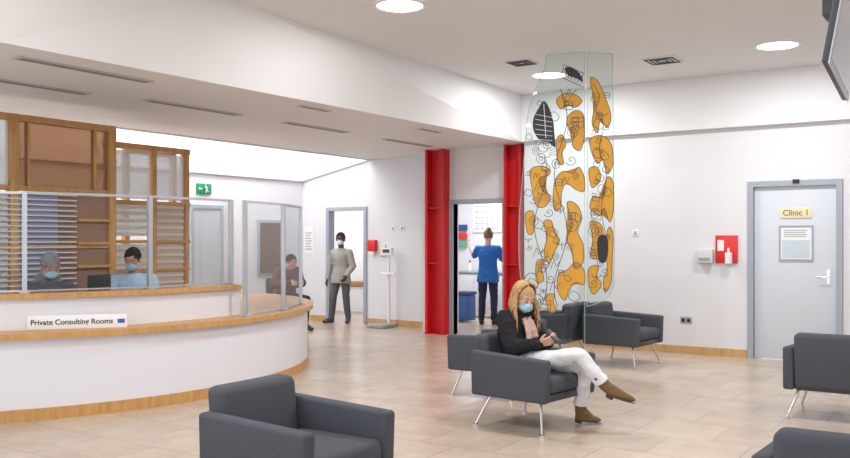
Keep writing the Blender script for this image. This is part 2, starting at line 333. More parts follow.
bm=bmesh.new(); box(bm,-.15,.15,-.15,.15,.03,.5); bev(bm,.03); fin('bin_body',bm,mat('bin_blue',(.05,.13,.38),.5),e,smooth=True)
BL('bin_lid',0,0,.53,.33,.33,.06,mat('bin_dark',(.03,.06,.2),.5),e,.02); BL('pedal',0,-.19,.03,.12,.08,.02,DARK,e,.004)
bx,by=pxY(351,17.9)
e=empty('examination_couch',(bx,by,0),rot=.2,label='tan upholstered couch with metal legs in corridor room',category='couch')
BL('mattress',0,0,.62,1.4,.6,.12,mat('tan_vinyl',(.5,.30,.14),.5),e,.03)
BL('base_frame',0,0,.53,1.36,.56,.05,WPL,e,.005)
for sx in(-.6,.6):
    for sy in(-.24,.24):
        bm=bmesh.new(); rod(bm,(sx,sy,0),(sx,sy,.52),.02); fin('leg',bm,CHROME,e,smooth=True)
# ------------------------------------------------ TV
tv=empty('television',(0,0,0),label='wide flat television on ceiling bracket',category='television')
M0=Matrix.Translation((-.62,4.74,2.63))@Matrix.Rotation(math.radians(4),4,'Z')@Matrix.Rotation(math.radians(10),4,'Y')
bm=bmesh.new(); box(bm,-.012,.018,-.60,.60,-.36,.36); bev(bm,.006); bm.transform(M0); fin('television_body',bm,DARK,tv,smooth=True)
bm=bmesh.new(); box(bm,.016,.022,-.603,.603,-.363,.363); bm.transform(M0); fin('silver_bezel',bm,ALU,tv)
bm=bmesh.new(); box(bm,.022,.024,-.585,.585,-.335,.345); bm.transform(M0); fin('screen',bm,mat('screen_reflection_grey',(.60,.62,.65),.2),tv)  # pale grey base colour stands in for a reflection on the screen
bm=bmesh.new(); rod(bm,(-.72,4.8,2.75),(-.72,4.8,ZC),.022); box(bm,-.74,-.60,4.72,4.88,2.62,2.78); fin('ceiling_bracket',bm,DARK,tv)
# ------------------------------------------------ reception desk
DC=c2r(-4.78,10.25)
def arcbox(name,r0,r1,z0,z1,a0,a1,m,parent=None,n=72,**kw):
    bm=bmesh.new(); sec=[]
    for i in range(n+1):
        t=math.radians(a0+(a1-a0)*i/n)+TH; c,s=math.cos(t),math.sin(t)
        sec.append([bm.verts.new((DC[0]+r*c,DC[1]+r*s,z)) for r,z in ((r0,z0),(r1,z0),(r1,z1),(r0,z1))])
    for a,b in zip(sec,sec[1:]):
        for k in range(4): bm.faces.new((a[k],a[(k+1)%4],b[(k+1)%4],b[k]))
    bm.faces.new(sec[0]); bm.faces.new(sec[-1][::-1])
    return fin(name,bm,m,parent,smooth=True,**kw)
def dpt(r,a): 
    t=math.radians(a)+TH; return (DC[0]+r*math.cos(t),DC[1]+r*math.sin(t))
desk=empty('reception_desk',(0,0,0),label='curved white reception desk with oak edging',category='reception desk')
DW=mat('desk_white_laminate',(.79,.79,.84),.35,var=.01)
arcbox('front_panel',3.30,3.37,.10,.68,-105,45,DW,desk)
arcbox('kickboard',3.30,3.385,0,.10,-105,45,OAK,desk)
arcbox('countertop',2.45,3.44,.68,.73,-105,45,OAK,desk)
arcbox('upper_panel',3.04,3.10,.73,1.0,-105,-22.6,DW,desk)
arcbox('upper_shelf',2.92,3.15,1.0,1.04,-105,-22.2,OAK,desk)
A_=V((*c2r(-3.40,7.45),0)); B_=V((*c2r(-2.62,7.69),0)); mid=(A_+B_)/2; an=math.atan2((B_-A_).y,(B_-A_).x)
sg=BL('desk_sign',mid.x,mid.y,.731+.06,.81,.012,.12,mat('sign_white',(.9,.9,.9),.4,var=0),None,.003,rot=an,label='white desk sign reading Private Consulting Rooms with blue emblem',category='sign')
me=textmesh('Private Consulting Rooms',.063,.0004,off=.0012); place('lettering',me,INK,sg,loc=(-.045,-.0068,0),rot=(math.pi/2,0,0))
B('blue_emblem',.325,.385,-.0075,-.006,-.018,.018,mat('emblem_blue',(.03,.13,.50),.5),sg)
def screen(r,angs,z0,z1,label):
    e=empty('protective_screen',(0,0,0),label=label,category='glass screen')
    for a in angs:
        p=dpt(r,a); bm=bmesh.new(); box(bm,-.02,.02,-.02,.02,z0,z1); bm.transform(Matrix.Translation((p[0],p[1],0))@Matrix.Rotation(math.radians(a)+TH,4,'Z')); fin('post',bm,ALU,e)
        bm=bmesh.new(); box(bm,-.05,.05,-.04,.04,z0,z0+.012); bm.transform(Matrix.Translation((p[0],p[1],0))@Matrix.Rotation(math.radians(a)+TH,4,'Z')); fin('post_foot',bm,ALU,e)
    for a,b in zip(angs,angs[1:]):
        p=V((*dpt(r,a),0));q=V((*dpt(r,b),0));d=(q-p); L=d.length; an=math.atan2(d.y,d.x)
        T=Matrix.Translation(p)@Matrix.Rotation(an,4,'Z')
        bm=bmesh.new(); box(bm,.02,L-.02,-.004,.004,z0+.02,z1-.015); bm.transform(T); fin('glass_pane',bm,GLASS,e)
        for zz,h in ((z1,.022),(z0+.025,.014)):
            bm=bmesh.new(); box(bm,.02,L-.02,-.012,.012,zz-h,zz); bm.transform(T); fin('rail',bm,ALU,e)
screen(3.0,[-85,-64,-43,-23],1.041,1.92,'clear glass screen with aluminium posts on reception counter')
screen(3.3,[-26,-12,3],.731,1.90,'clear glass screen standing on low end of desk')
def monitor(u,v,rot,k=1):
    e=empty('computer_monitor',(u,v,.731),rot,label='black computer monitor on reception desk seen from behind',category='monitor')
    BL('stand_base',0,0,.01,.2,.24,.02,BLACK,e,.005); BL('stand_neck',.0,0,.12,.03,.06,.22,BLACK,e,.004)
    BL('monitor_body',-.03,0,.30,.03,.42*k,.28,BLACK,e,.008); BL('screen',-.047,0,.30,.004,.39*k,.25,mat('screen_dark',(.03,.04,.06),.1),e)
p=dpt(2.62,-49); monitor(p[0],p[1],math.radians(-20)+TH,.7)
p=dpt(2.7,-72); monitor(p[0],p[1],math.radians(-60)+TH,.8)
# ------------------------------------------------ oak framed partitions
def partition(u,va,vb,zt,label,posts,rails,panels,w=.09,d=.10):
    e=empty('oak_partition',(u,0,0),label=label,category='partition')
    for v in posts: B('post',-d/2,d/2,v-w/2,v+w/2,0,zt,OAK,e,bevel=.004)
    for z,h in rails: B('rail',-d/2+.01,d/2-.01,va,vb,z-h,z,OAK,e,bevel=.003)
    for a,b,z0,z1,m,nm in panels: B(nm,-.012,.012,a,b,z0,z1,m,e)
    return e
BRN2=mat('warm_brown_veneer',(.32,.19,.13),.4,var=.15,scale=2); PURP=mat('violet_grey_panel',(.34,.34,.52),.5); PALE=mat('pale_panel',(.68,.68,.70),.5)
e=partition(-8.3,3.7,6.26,2.77,'tall oak framed screen with tinted brown glass behind desk',[3.75,5.05,6.21],[(2.77,.07),(2.05,.05),(1.45,.04)],
 [(5.1,6.16,2.05,2.70,AMBER,'tinted_glass'),(3.8,5.0,2.05,2.70,FROST,'frosted_glass'),(3.8,5.0,.3,1.98,PALE,'pale_panel'),(5.1,5.55,.3,1.98,PURP,'violet_panel'),(5.55,6.16,.3,1.98,BRN2,'veneer_panel')])
B('mullion',-.03,.03,5.98,6.01,2.05,2.70,OAK,e); B('mullion',-.03,.03,5.2,5.22,2.05,2.70,OAK,e)
bm=bmesh.new()
for i in range(24): box(bm,.03,.055,3.8,5.75,.7+i*.055,.715+i*.055)
fin('slatted_blind',bm,PALE,e)
bm=bmesh.new()
for i in range(4): box(bm,.02,.07,5.76,6.16,.95+i*.25,.98+i*.25)
fin('shelf_edges',bm,OAK,e)
e=partition(-8.8,6.5,7.78,2.67,'tall oak framed screen with pale slatted panels behind desk',[6.55,7.2,7.72],[(2.67,.07),(1.98,.05),(1.5,.04),(1.15,.04)],
 [(6.6,7.15,2.0,2.58,FROST,'frosted_glass'),(6.6,7.15,.3,1.45,PALE,'pale_panel'),(6.6,7.15,1.55,1.93,FROST,'frosted_glass'),(7.25,7.68,.3,1.98,mat('pale_tan_panel',(.62,.50,.40),.5),'tan_panel'),(7.25,7.68,2.0,2.58,FROST,'frosted_glass')],w=.06)
bm=bmesh.new()
for i in range(12): box(bm,.012,.030,6.6,7.68,.95+i*.086,.985+i*.086)
fin('pale_slats',bm,mat('pale_slat',(.70,.65,.59),.5),e)
e2=empty('oak_partition',(-9.25,0,0),label='tall oak post frame standing beyond glazed screen',category='partition')
for v in (7.15,7.9): B('post',-.04,.04,v-.035,v+.035,0,2.67,OAK,e2,bevel=.003)
B('rail',-.035,.035,7.15,7.9,2.60,2.665,OAK,e2,bevel=.003); B('rail',-.035,.035,7.15,7.9,1.9,1.94,OAK,e2,bevel=.003)
# ------------------------------------------------ armchairs
def chair_meshes():
    out=[]
    def rb(name,f,bw,seg,m):
        bm=bmesh.new(); f(bm); bev(bm,bw,seg); 
        me=bpy.data.meshes.new(name); bmesh.ops.recalc_face_normals(bm,faces=bm.faces[:]); bm.to_mesh(me); bm.free()
        me.polygons.foreach_set('use_smooth',[True]*len(me.polygons)); me.set_sharp_from_angle(angle=math.radians(50)); me.materials.append(m); out.append((name,me))
    def arm(s):
        def f(bm):
            box(bm,-.36,.37,.285*s if s>0 else -.375,.375 if s>0 else -.285,.25,.61)
            for v in bm.verts:
                if v.co.z>.5 and v.co.x>0: v.co.z-=.03
                if v.co.z<.3: v.co.x*=.97
        return f
    rb('armrest',arm(1),.022,4,FAB); rb('armrest',arm(-1),.022,4,FAB)
    def back(bm):
        box(bm,-.36,-.21,-.283,.283,.26,.73)
        for v in bm.verts:
            if v.co.z>.5: v.co.x-=.05
    rb('backrest',back,.045,5,FAB)
    def seat(bm): box(bm,-.23,.36,-.282,.282,.31,.44)
    rb('seat_cushion',seat,.045,5,FAB)
    def base(bm): box(bm,-.33,.34,-.28,.28,.25,.31)
    rb('seat_frame',base,.01,2,DARK)
    for sx in(-1,1):
        for sy in(-1,1):
            bm=bmesh.new(); rod(bm,(sx*.22+(.03 if sx>0 else 0),sy*.26,.26),(sx*.32,sy*.345,.015),.013,12,.010)
            rod(bm,(sx*.32,sy*.345,0),(sx*.32,sy*.345,.015),.024)
            rod(bm,(sx*.22,sy*.26,.235),(sx*.22,sy*.05,.235),.010)
            me=bpy.data.meshes.new('leg'); bm.to_mesh(me); bm.free(); me.polygons.foreach_set('use_smooth',[True]*len(me.polygons)); me.set_sharp_from_angle(angle=.8); me.materials.append(CHROME); out.append(('leg',me))
    return out
CM=chair_meshes()
def armchair(u,v,rot,label):
    e=empty('armchair',(u,v,0),math.radians(rot),label=label,category='armchair',group='charcoal waiting room armchairs')
    for n,me in CM:
        ob=bpy.data.objects.new(n,me); COL.objects.link(ob); ob.parent=e
        if n=='leg': ob['label']='slim chrome splayed leg'
    return e
CBu,CBv=c2r(.88,7.12)
armchair(*c2r(-.67,4.62),0,'charcoal fabric armchair with chrome legs, empty, beside reception desk')
armchair(CBu,CBv,-8,'charcoal fabric armchair with chrome legs, woman seated in it')
armchair(*c2r(.72,8.55),180,'charcoal fabric armchair standing back to back with occupied armchair')
armchair(*c2r(2.40,10.6),-5,'charcoal fabric armchair with chrome legs by back wall')
armchair(*c2r(1.60,10.95),178,'charcoal fabric armchair beside the tall glass artwork')
armchair(*c2r(3.5,7.40),90,'charcoal fabric armchair with chrome legs facing clinic door')
armchair(*c2r(1.86,3.72),90,'charcoal fabric armchair seen from behind, empty')
def simple_chair(u,v,rot):
    e=empty('waiting_chair',(u,v,0),rot,label='dark waiting chair with metal legs beyond reception desk',category='chair')
    BL('seat',0,0,.43,.46,.48,.06,FAB,e,.02); BL('backrest',-.24,0,.68,.05,.46,.36,FAB,e,.02)
    for sx in(-.2,.2):
        for sy in(-.2,.2):
            bm=bmesh.new(); rod(bm,(sx,sy,0),(sx,sy,.41),.012); fin('leg',bm,CHROME,e,smooth=True)
    for sy in(-.15,.15):
        bm=bmesh.new(); rod(bm,(-.22,sy,.42),(-.24,sy,.6),.01); fin('back_support',bm,CHROME,e,smooth=True)
# ------------------------------------------------ glass artwork
ORG=mat('ochre_print',(.72,.36,.03),.6,var=.15,scale=9); INKG=mat('charcoal_line_print',(.10,.10,.11),.6); LEAF=mat('dark_leaf_print',(.03,.03,.035),.6)
art=empty('glass_artwork',(0,0,0),label='tall clear glass panels with ochre shapes and fine drawings',category='sculpture')
def plane(pA,pB,pxA,pxB,Yref):
    A=V((*c2r(*pA),0));Bv=V((*c2r(*pB),0)); d=(Bv-A).normalized(); L=(Bv-A).length; n=V((d.y,-d.x,0))
    def f(px,py,off=0):
        a=(px-pxA)/(pxB-pxA)*L; z=min(3.60,max(.022,1.5+(240-py)*Yref/F))
        p=A+d*a+n*off; return V((p.x,p.y,z))
    return f
f1=plane((1.08,10.0),(1.79,9.75),520,583,9.9); f2=plane((1.79,9.76),(2.14,9.86),581.5,612,9.85)
def pane(f,pts,label):
    bm=bmesh.new(); a=[bm.verts.new(f(x,y,.006)) for x,y in pts]; b=[bm.verts.new(f(x,y,-.006)) for x,y in pts]; n=len(pts)
    bm.faces.new(a); bm.faces.new(b[::-1])
    for i in range(n): bm.faces.new((a[i],b[i],b[(i+1)%n],a[(i+1)%n]))
    fin('glass_panel',bm,GLASSG,art,label=label)
    bm=bmesh.new()
    for i in range(n):
        p,q=f(*pts[i]),f(*pts[(i+1)%n])
        if (p-q).length>.02: rod(bm,p,q,.0038,8)
    fin('glass_edge',bm,mat('glass_edge_green',(.42,.58,.54),.2),art,smooth=True)
def cr(pts,k=5,closed=True):
    n=len(pts); out=[]
    for i in range(n if closed else n-1):
        g=lambda j: V(pts[j%n]) if closed else V(pts[max(0,min(n-1,j))])
        p0,p1,p2,p3=g(i-1),g(i),g(i+1),g(i+2)
        for s in range(k):
            t=s/k; out.append(tuple(.5*((2*p1)+(p2-p0)*t+(2*p0-5*p1+4*p2-p3)*t*t+(3*p1-p0-3*p2+p3)*t**3)))
    if not closed: out.append(tuple(pts[-1]))
    return out
left=cr([(547,54),(544,70),(536,88),(529,110),(526,140),(523,180),(520,220),(520,260),(524,295),(532,330),(541,362)],4,False)
pane(f1,left+[(582.5,366),(582.5,54)],'front panel with wavy outline')
pane(f2,[(583.5,54),(610,54),(611,160),(612,250),(611,285),(606,297),(594,303),(583.5,306)],'rear panel with straight edge')
def poly(bm,f,pts,off=.009):
    P=cr(pts,4); vs=[bm.verts.new(f(x,y,off)) for x,y in P]; fc=bm.faces.new(vs); bmesh.ops.triangulate(bm,faces=[fc])
def line(bm,f,pts,w=.28,off=.011,closed=False):
    P=[V(p) for p in pts]
    if closed: P.append(P[0])
    for p,q in zip(P,P[1:]):
        d=q-p
        if d.length<1e-3: continue
        n=V((-d.y,d.x)).normalized()*w; e=d.normalized()*w*.5
        bm.faces.new([bm.verts.new(f(*(x),off)) for x in (p-e+n,q+e+n,q+e-n,p-e-n)])
def circ(cx,cy,rx,ry,n=16,a0=0,a1=6.2832): return [(cx+rx*math.cos(a0+(a1-a0)*i/n),cy+ry*math.sin(a0+(a1-a0)*i/n)) for i in range(n+1)]
S1=[[(556,101),(563,95),(573,96),(580,103),(574,109),(566,106),(560,110)],
 [(568,116),(576,112),(582,119),(582,140),(578,152),(571,146),(573,134),(566,126)],
 [(531,170),(541,166),(550,170),(548,176),(540,178),(542,190),(550,196),(546,206),(537,206),(533,190)],
 [(555,180),(562,172),(571,174),(577,168),(582,178),(582,192),(574,190),(566,184),(561,192),(560,208),(554,210),(553,194)],
 [(526,214),(533,211),(535,222),(533,234),(528,232)],
 [(544,222),(551,221),(554,232),(559,240),(555,250),(549,263),(544,252),(547,238)],
 [(566,203),(575,205),(580,218),(576,232),(581,244),(581,262),(573,268),(571,252),(566,240),(571,224)],
 [(537,262),(545,260),(542,270),(544,280),(537,282)],
 [(558,274),(566,270),(574,262),(582,270),(582,284),(574,282),(568,290),(564,300),(557,290)],
 [(546,296),(554,294),(553,302),(556,310),(549,312)],[(557,138),(562,136),(565,146),(561,154),(563,164),(558,164),(556,150)]]
S2=[[(586,80),(594,82),(601,96),(608,116),(604,128),(597,120),(594,134),(588,124),(591,104)],
 [(586,140),(598,136),(608,144),(610,164),(604,174),(600,160),(594,164),(588,154)],
 [(603,178),(610,182),(610,212),(606,222),(601,208),(596,216),(586,208),(590,196),(600,198)],
 [(585,170),(594,168),(597,180),(588,188)],
 [(586,222),(597,224),(601,238),(594,244),(597,258),(587,256),(589,238)],
 [(605,228),(610,234),(609,262),(608,282),(602,292),(600,280),(604,268),(602,250)],
 [(585,268),(595,266),(593,276),(598,284),(590,294),(585,284)]]
bm=bmesh.new(); [poly(bm,f1,s) for s in S1]; fin('ochre_print',bm,ORG,art)
bm=bmesh.new(); [poly(bm,f2,s) for s in S2]; fin('ochre_print',bm,ORG,art)
def doodles(f,x0,x1,y0,y1,n,seed,extra,m=INKG):
    bm=bmesh.new(); r=random.Random(seed)
    for k in range(n):
        y=y0+(y1-y0)*(k+r.random())/n; x=r.uniform(x0,x1) ;s=r.uniform(2.5,5.5);t=r.randint(0,7)
        if y<120 and f is f1: x=max(x,540)
        if t==0: line(bm,f,circ(x,y,s,s*1.2)); line(bm,f,circ(x,y,s*.4,s*.5,8))
        elif t==1: line(bm,f,[(x-s,y-s),(x+s,y-s*.8),(x+s*.9,y+s),(x-s*.9,y+s*.8)],closed=True); line(bm,f,[(x-s,y),(x+s,y)])
        elif t==2: line(bm,f,[(x+math.cos(j*.6)*s*j/14,y+math.sin(j*.6)*s*j/14) for j in range(16)])
        elif t==3:
            for j in range(4): line(bm,f,[(x-s,y-s+j*2),(x+s*.7,y-s*.6+j*2)],w=.22)
        elif t==4: line(bm,f,cr([(x-s,y+s),(x-s*.3,y-s),(x+s*.2,y+s*.4),(x+s,y-s*.8)],4,False))
        elif t==5: line(bm,f,circ(x,y,s,s*.5,12,0,3.6)); line(bm,f,[(x,y),(x,y+s*1.5)])
        else: line(bm,f,cr([(x-s,y),(x-s*.4,y-s*.9),(x+s*.3,y-s*.7),(x+s,y+s*.2),(x+s*.4,y+s),(x-s*.6,y+s*.7)],3),closed=True)
    for a in extra: line(bm,f,a,w=.35)
    fin('fine_line_drawing',bm,m,art)
outl1=[cr(s,4)+[s[0]] for s in S1]; outl2=[cr(s,4)+[s[0]] for s in S2]
long1=[(560+6*math.sin(i*.5),90+i*9) for i in range(25)]; long2=[(541+6*math.sin(i*.45+1),160+i*8) for i in range(19)]
comb=[[(563+i*3,68+i*1.4),(561+i*3,76+i*1.6)] for i in range(7)]
doodles(f1,528,577,95,315,78,1,[cr(long1,3,False),cr(long2,3,False),[(562,66),(582,76)],[(560,78),(582,90)],circ(532,282,7,9)]+outl1+comb)
doodles(f2,589,605,90,290,34,2,[cr([(590,85),(596,98),(592,112),(600,125),(596,150),(603,175),(598,210),(604,240)],4,False)]+outl2)
bm=bmesh.new()
poly(bm,f1,[(544,101),(549,108),(553,122),(554,134),(555,148),(548,142),(540,140),(534,130),(534,118),(539,108)],.0125); poly(bm,f1,[(564,70),(570,69),(578,76),(581,84),(574,80),(567,77)],.0125)
fin('dark_leaf_print',bm,LEAF,art)
bm=bmesh.new(); poly(bm,f2,[(594,238),(603,236),(605,250),(602,262),(595,260)],.0125); fin('dark_leaf_print',bm,LEAF,art)
bm=bmesh.new()
for i in range(6): line(bm,f1,[(536,114+i*5),(552,118+i*4.6)],w=.22,off=.0135)
line(bm,f1,[(544,104),(546,138)],w=.3,off=.0135); fin('leaf_vein_print',bm,PAPER,art)
BL('base_plate',*c2r(1.52,9.86),.01,.62,.2,.02,ALU,art,.004,rot=TH-.33)
# ------------------------------------------------ PEOPLE
def ts_sign(d,n,f,sd):
    d=V(d).normalized();n=V(n);n=(n-d*n.dot(d)).normalized();s=d.cross(n)
    ref=V((0.6,0,1)) if abs(d.z)<.8 else f
    return 1 if s.dot(ref)>=0 else -1
def hand(bm,W,d,n,ts,curl,sc=1.0):
    W=V(W);d=V(d).normalized();n=V(n);n=(n-d*n.dot(d)).normalized();s=d.cross(n)*ts
    for i,(off,L) in enumerate(zip((.031,.0105,-.0105,-.030),(.070,.078,.072,.056))):
        K=W+(d*.085+s*off*1.05)*sc
        cap(bm,W+(d*.01+s*off*.55)*sc,.014*sc,K,.0115*sc,10)
        p=K; ang=curl*.7
        dd=(d+s*off*1.5).normalized()
        for seg,fr in enumerate((.45,.31,.24)):
            dr=(dd*math.cos(ang)+n*math.sin(ang)).normalized(); q=p+dr*L*fr*sc
            cap(bm,p,(.0090-.0008*seg)*sc,q,(.0084-.0009*seg)*sc,8); p=q; ang+=curl
    p=W+(d*.022+s*.024)*sc; q=p+(d*.7+s*.65+n*.25).normalized()*.040*sc; r=q+(d*.85+s*.15+n*.5).normalized()*.032*sc
    cap(bm,W+(d*.012+s*.008)*sc,.015*sc,p,.013*sc,10); cap(bm,p,.012*sc,q,.010*sc,8); cap(bm,q,.0095*sc,r,.008*sc,8)
def headM(c,yaw,pitch,roll=0):
    return Matrix.Translation(V(c))@Matrix.Rotation(yaw,4,'Z')@Matrix.Rotation(pitch,4,'Y')@Matrix.Rotation(roll,4,'X')
def tr(M,p): return M@V(p)
def add_head(bm,M):
    R=M.to_quaternion().to_matrix().to_4x4()
    E=lambda c,r: ell(bm,tr(M,c),r,R)
    E((-.012,0,.022),(.098,.077,.098)); E((.018,0,-.03),(.073,.064,.078)); E((.04,0,-.075),(.046,.042,.035))
    E((.066,0,.035),(.022,.055,.018)); cap(bm,tr(M,(.084,0,.012)),.008,tr(M,(.104,0,-.022)),.0115,10); E((.096,.010,-.026),(.009,.008,.007)); E((.096,-.010,-.026),(.009,.008,.007))
    E((.083,0,-.052),(.011,.026,.008)); E((.081,0,-.063),(.012,.022,.008)); E((.055,.042,-.02),(.025,.02,.022)); E((.055,-.042,-.02),(.025,.02,.022))
    for s in(1,-1): E((-.005,.079*s,-.008),(.018,.008,.030)); E((.077,.031*s,.015),(.012,.017,.008))
def add_face(par,M,eye=(.05,.03,.02),brow=(.05,.03,.02)):
    R=M.to_quaternion().to_matrix().to_4x4()
    for s in(1,-1):
        bm=bmesh.new(); ell(bm,tr(M,(.080,.030*s,.004)),(.0115,.0135,.0068),R,14); e=fin('eye',bm,mat('eye_white',(.62,.60,.58),.3),par,smooth=180)
        bm=bmesh.new(); ell(bm,tr(M,(.0905,.029*s,.0020)),(.0022,.0058,.0050),R,10); fin('iris',bm,mat('iris_dark',eye,.2),e,smooth=180)
        bm=bmesh.new(); pts=[(.085,.016*s,.036),(.0855,.030*s,.0405),(.076,.047*s,.037)]; tube(bm,[tr(M,p) for p in pts],[.0034,.0038,.0020],8); fin('eyebrow',bm,mat('brow_%d'%int(brow[0]*100),brow,.8),par,smooth=180)
        bm=bmesh.new(); pts=[(.088,.016*s,.009),(.0915,.030*s,.0115),(.084,.045*s,.008)]; tube(bm,[tr(M,p) for p in pts],[.0012,.0018,.0014],6); fin('eyelash',bm,BLACK,par,smooth=180)
def add_mask(par,M,m):
    R=M.to_quaternion().to_matrix().to_4x4(); bm=bmesh.new()
    ell(bm,tr(M,(.043,0,-.048)),(.074,.064,.048),R,24); ell(bm,tr(M,(.070,0,-.030)),(.047,.040,.030),R,18)
    me=remesh(bm,.004,5); Mi=M.inverted()
    for v in me.vertices:
        q=Mi@v.co; k=max(0,min(1,(q.x-.03)/.04)); q.x+=.0016*k*math.sin(q.z*420); v.co=M@q
    mk=place('face_mask',me,m,par,smooth=180,label='pale blue pleated surgical face mask')
    for s in(1,-1):
        bm=bmesh.new(); pts=[(.05,.060*s,-.030),(.02,.080*s,-.005),(-.012,.090*s,.012),(-.018,.090*s,-.022),(.01,.078*s,-.045),(.04,.060*s,-.065)]
        tube(bm,[tr(M,p) for p in pts],[.0018]*6,6)
        fin('mask_strap',bm,WPL,mk,smooth=180)
def axes(J):
    s=(V(J['shL'])-V(J['shR'])).normalized(); a=(V(J['neck'])-V(J['pel'])).normalized(); f=s.cross(a).normalized(); return s,a,f
def torso(bm,J,g=0.0,k=1.0):
    s,a,f=axes(J); P=V(J['pel']);Cc=V(J['chest']);N=V(J['neck'])
    loft(bm,[(P-a*.09,s,f,.11*k+g,.09*k+g),(P-a*.03,s,f,.16*k+g,.115*k+g),(P+a*.06,s,f,.155*k+g,.11*k+g),(P.lerp(Cc,.55),s,f,.135*k+g,.098*k+g),(Cc,s,f,.16*k+g,.115*k+g),(Cc.lerp(N,.5),s,f,.175*k+g,.10*k+g),(Cc.lerp(N,.8),s,f,.12*k+g,.075*k+g),(N,s,f,.06+g*.7,.06+g*.7)])
def person(label,loc,rot,J,yaw,pitch,skin,top,bot,shoe,k=1.0,g=.02,sleeve=.96,coat=0,curl=.45,hands=None,boots=False,vox=.007,slv=1.0,legr=1.0,topname='shirt',toplabel=None,fuzz=0,fold=.006,roll=0,tfold=.007,fsc=45):
    M=headM(J['head'],yaw,pitch,roll)
    bm=bmesh.new(); torso(bm,J,0,k)
    s,a,f=axes(J)
    cap(bm,V(J['neck'])-a*.03,.055,tr(M,(-.02,0,-.05)),.05)
    add_head(bm,M)
    for sd in 'LR':
        sh,el,wr=V(J['sh'+sd]),V(J['el'+sd]),V(J['wr'+sd]); hp,kn,an=V(J['hip'+sd]),V(J['kn'+sd]),V(J['an'+sd]); to=V(J['to'+sd])
        cap(bm,V(J['neck']).lerp(sh,.45)-a*.02,.05,sh,.05); cap(bm,sh,.047*k,el,.038); cap(bm,el,.038,wr,.025)
        if hands and sd in hands: d,n=hands[sd]
        else: d,n=(wr-el),( -s if sd=='L' else s)
        hand(bm,wr,d,n,ts_sign(d,n,f,sd),curl)
        cap(bm,hp,.082*k,kn,.054); cap(bm,kn,.052,kn.lerp(an,.35),.05); cap(bm,kn.lerp(an,.35),.05,an,.034)
        if boots: cap(bm,an,.026,an.lerp(to,.5),.012)
        else: cap(bm,an,.034,to,.026)
    me=remesh(bm,vox,2)
    body=place('person',me,skin,None,(loc[0],loc[1],loc[2] if len(loc)>2 else 0),rot,smooth=180,label=label,category='person')
    bm=bmesh.new(); torso(bm,J,g,k)
    if coat:
        P=V(J['pel']); loft(bm,[(P-V((0,0,1))*coat,s,f,.19*k+g,.14*k+g),(P,s,f,.17*k+g,.125*k+g),(P+a*.1,s,f,.15*k+g,.11*k+g)])
    for sd in 'LR':
        sh,el,wr=V(J['sh'+sd]),V(J['el'+sd]),V(J['wr'+sd])
        cap(bm,V(J['neck']).lerp(sh,.5)-a*.03,.05+g*.7,sh,.052*k+g*.8)
        if sleeve>.5:
            cap(bm,sh,.052*k+g*.8,el,(.044+g*.7)*slv); cap(bm,el,(.044+g*.7)*slv,el.lerp(wr,(sleeve-.5)*2),(.031+g*.6)*slv)
        else: cap(bm,sh,.052*k+g*.8,sh.lerp(el,sleeve*2),(.048+g*.8))
    me=remesh(bm,.0055 if fuzz else .009,5,fuzz=fuzz,fold=fold,fscale=fsc); place(topname,me,top,body,smooth=180,label=toplabel or topname.replace('_',' '))
    bm=bmesh.new(); P=V(J['pel']); loft(bm,[(P-a*.10,s,f,.13*k,.105*k),(P-a*.03,s,f,.172*k,.128*k),(P+a*.07,s,f,.160*k,.116*k)])
    for sd in 'LR':
        hp,kn,an=V(J['hip'+sd]),V(J['kn'+sd]),V(J['an'+sd]); e=kn.lerp(an,.74 if boots else .93)
        cap(bm,hp,.092*k*legr,kn,.066*legr); cap(bm,kn,.066*legr,e,(.060 if boots else .054)*legr)
        if boots:
            q=(an-kn).normalized(); rod(bm,e,e+q*.055,.060*legr,20,.063*legr)
    me=remesh(bm,.007,3,fold=tfold); place('trousers',me,bot,body,smooth=180)
    for sd in 'LR':
        an,to,kn=V(J['an'+sd]),V(J['to'+sd]),V(J['kn'+sd]); bm=bmesh.new(); fd=(to-an); fd2=fd.normalized()
        if boots:
            shd=(kn-an).normalized(); heel=an-shd*.07; flat=(to-heel).normalized(); up=(V((0,0,1))-flat*flat.z).normalized(); side=flat.cross(up)
            ball=to-flat*.045
            cap(bm,heel,.034,ball,.032); cap(bm,an,.044,heel+flat*.01,.036); cap(bm,an,.044,ball+up*.004,.028); cap(bm,ball,.032,to,.022); cap(bm,to,.022,to+flat*.018-up*.003,.015)
            rod(bm,an,an+shd*.12,.044,20,.052)
            me=remesh(bm,.005,3)
            for v in me.vertices:
                h=(v.co-heel).dot(up)
                if h<-.026 and (v.co-heel).dot(flat)>-.05: v.co+=up*(-.026-h)
            b=place('ankle_boot',me,shoe,body,smooth=60,label='olive brown suede ankle boot')
            bm=bmesh.new(); L=(to-heel).length
            R=Matrix((flat,side,up)).transposed().to_4x4()
            ell(bm,heel.lerp(to,.55)-up*.028,(L*.5+.040,.036,.006),R,24); fin('sole',bm,DARK,b,smooth=60)
            bm=bmesh.new(); rod(bm,heel-up*.024,heel-up*.050-flat*.004,.032,20,.027); fin('heel',bm,mat('stacked_heel',(.07,.04,.02),.6),b,smooth=60)
        else:
            heel=an-(kn-an).normalized()*.045-fd2*.02
            cap(bm,heel,.040,an,.044); cap(bm,heel,.038,to,.030); cap(bm,an,.043,to,.034); ell(bm,to,(.045,.043,.032))
            me=remesh(bm,.0065,2); place('shoe',me,shoe,body,smooth=180)
    return body,M
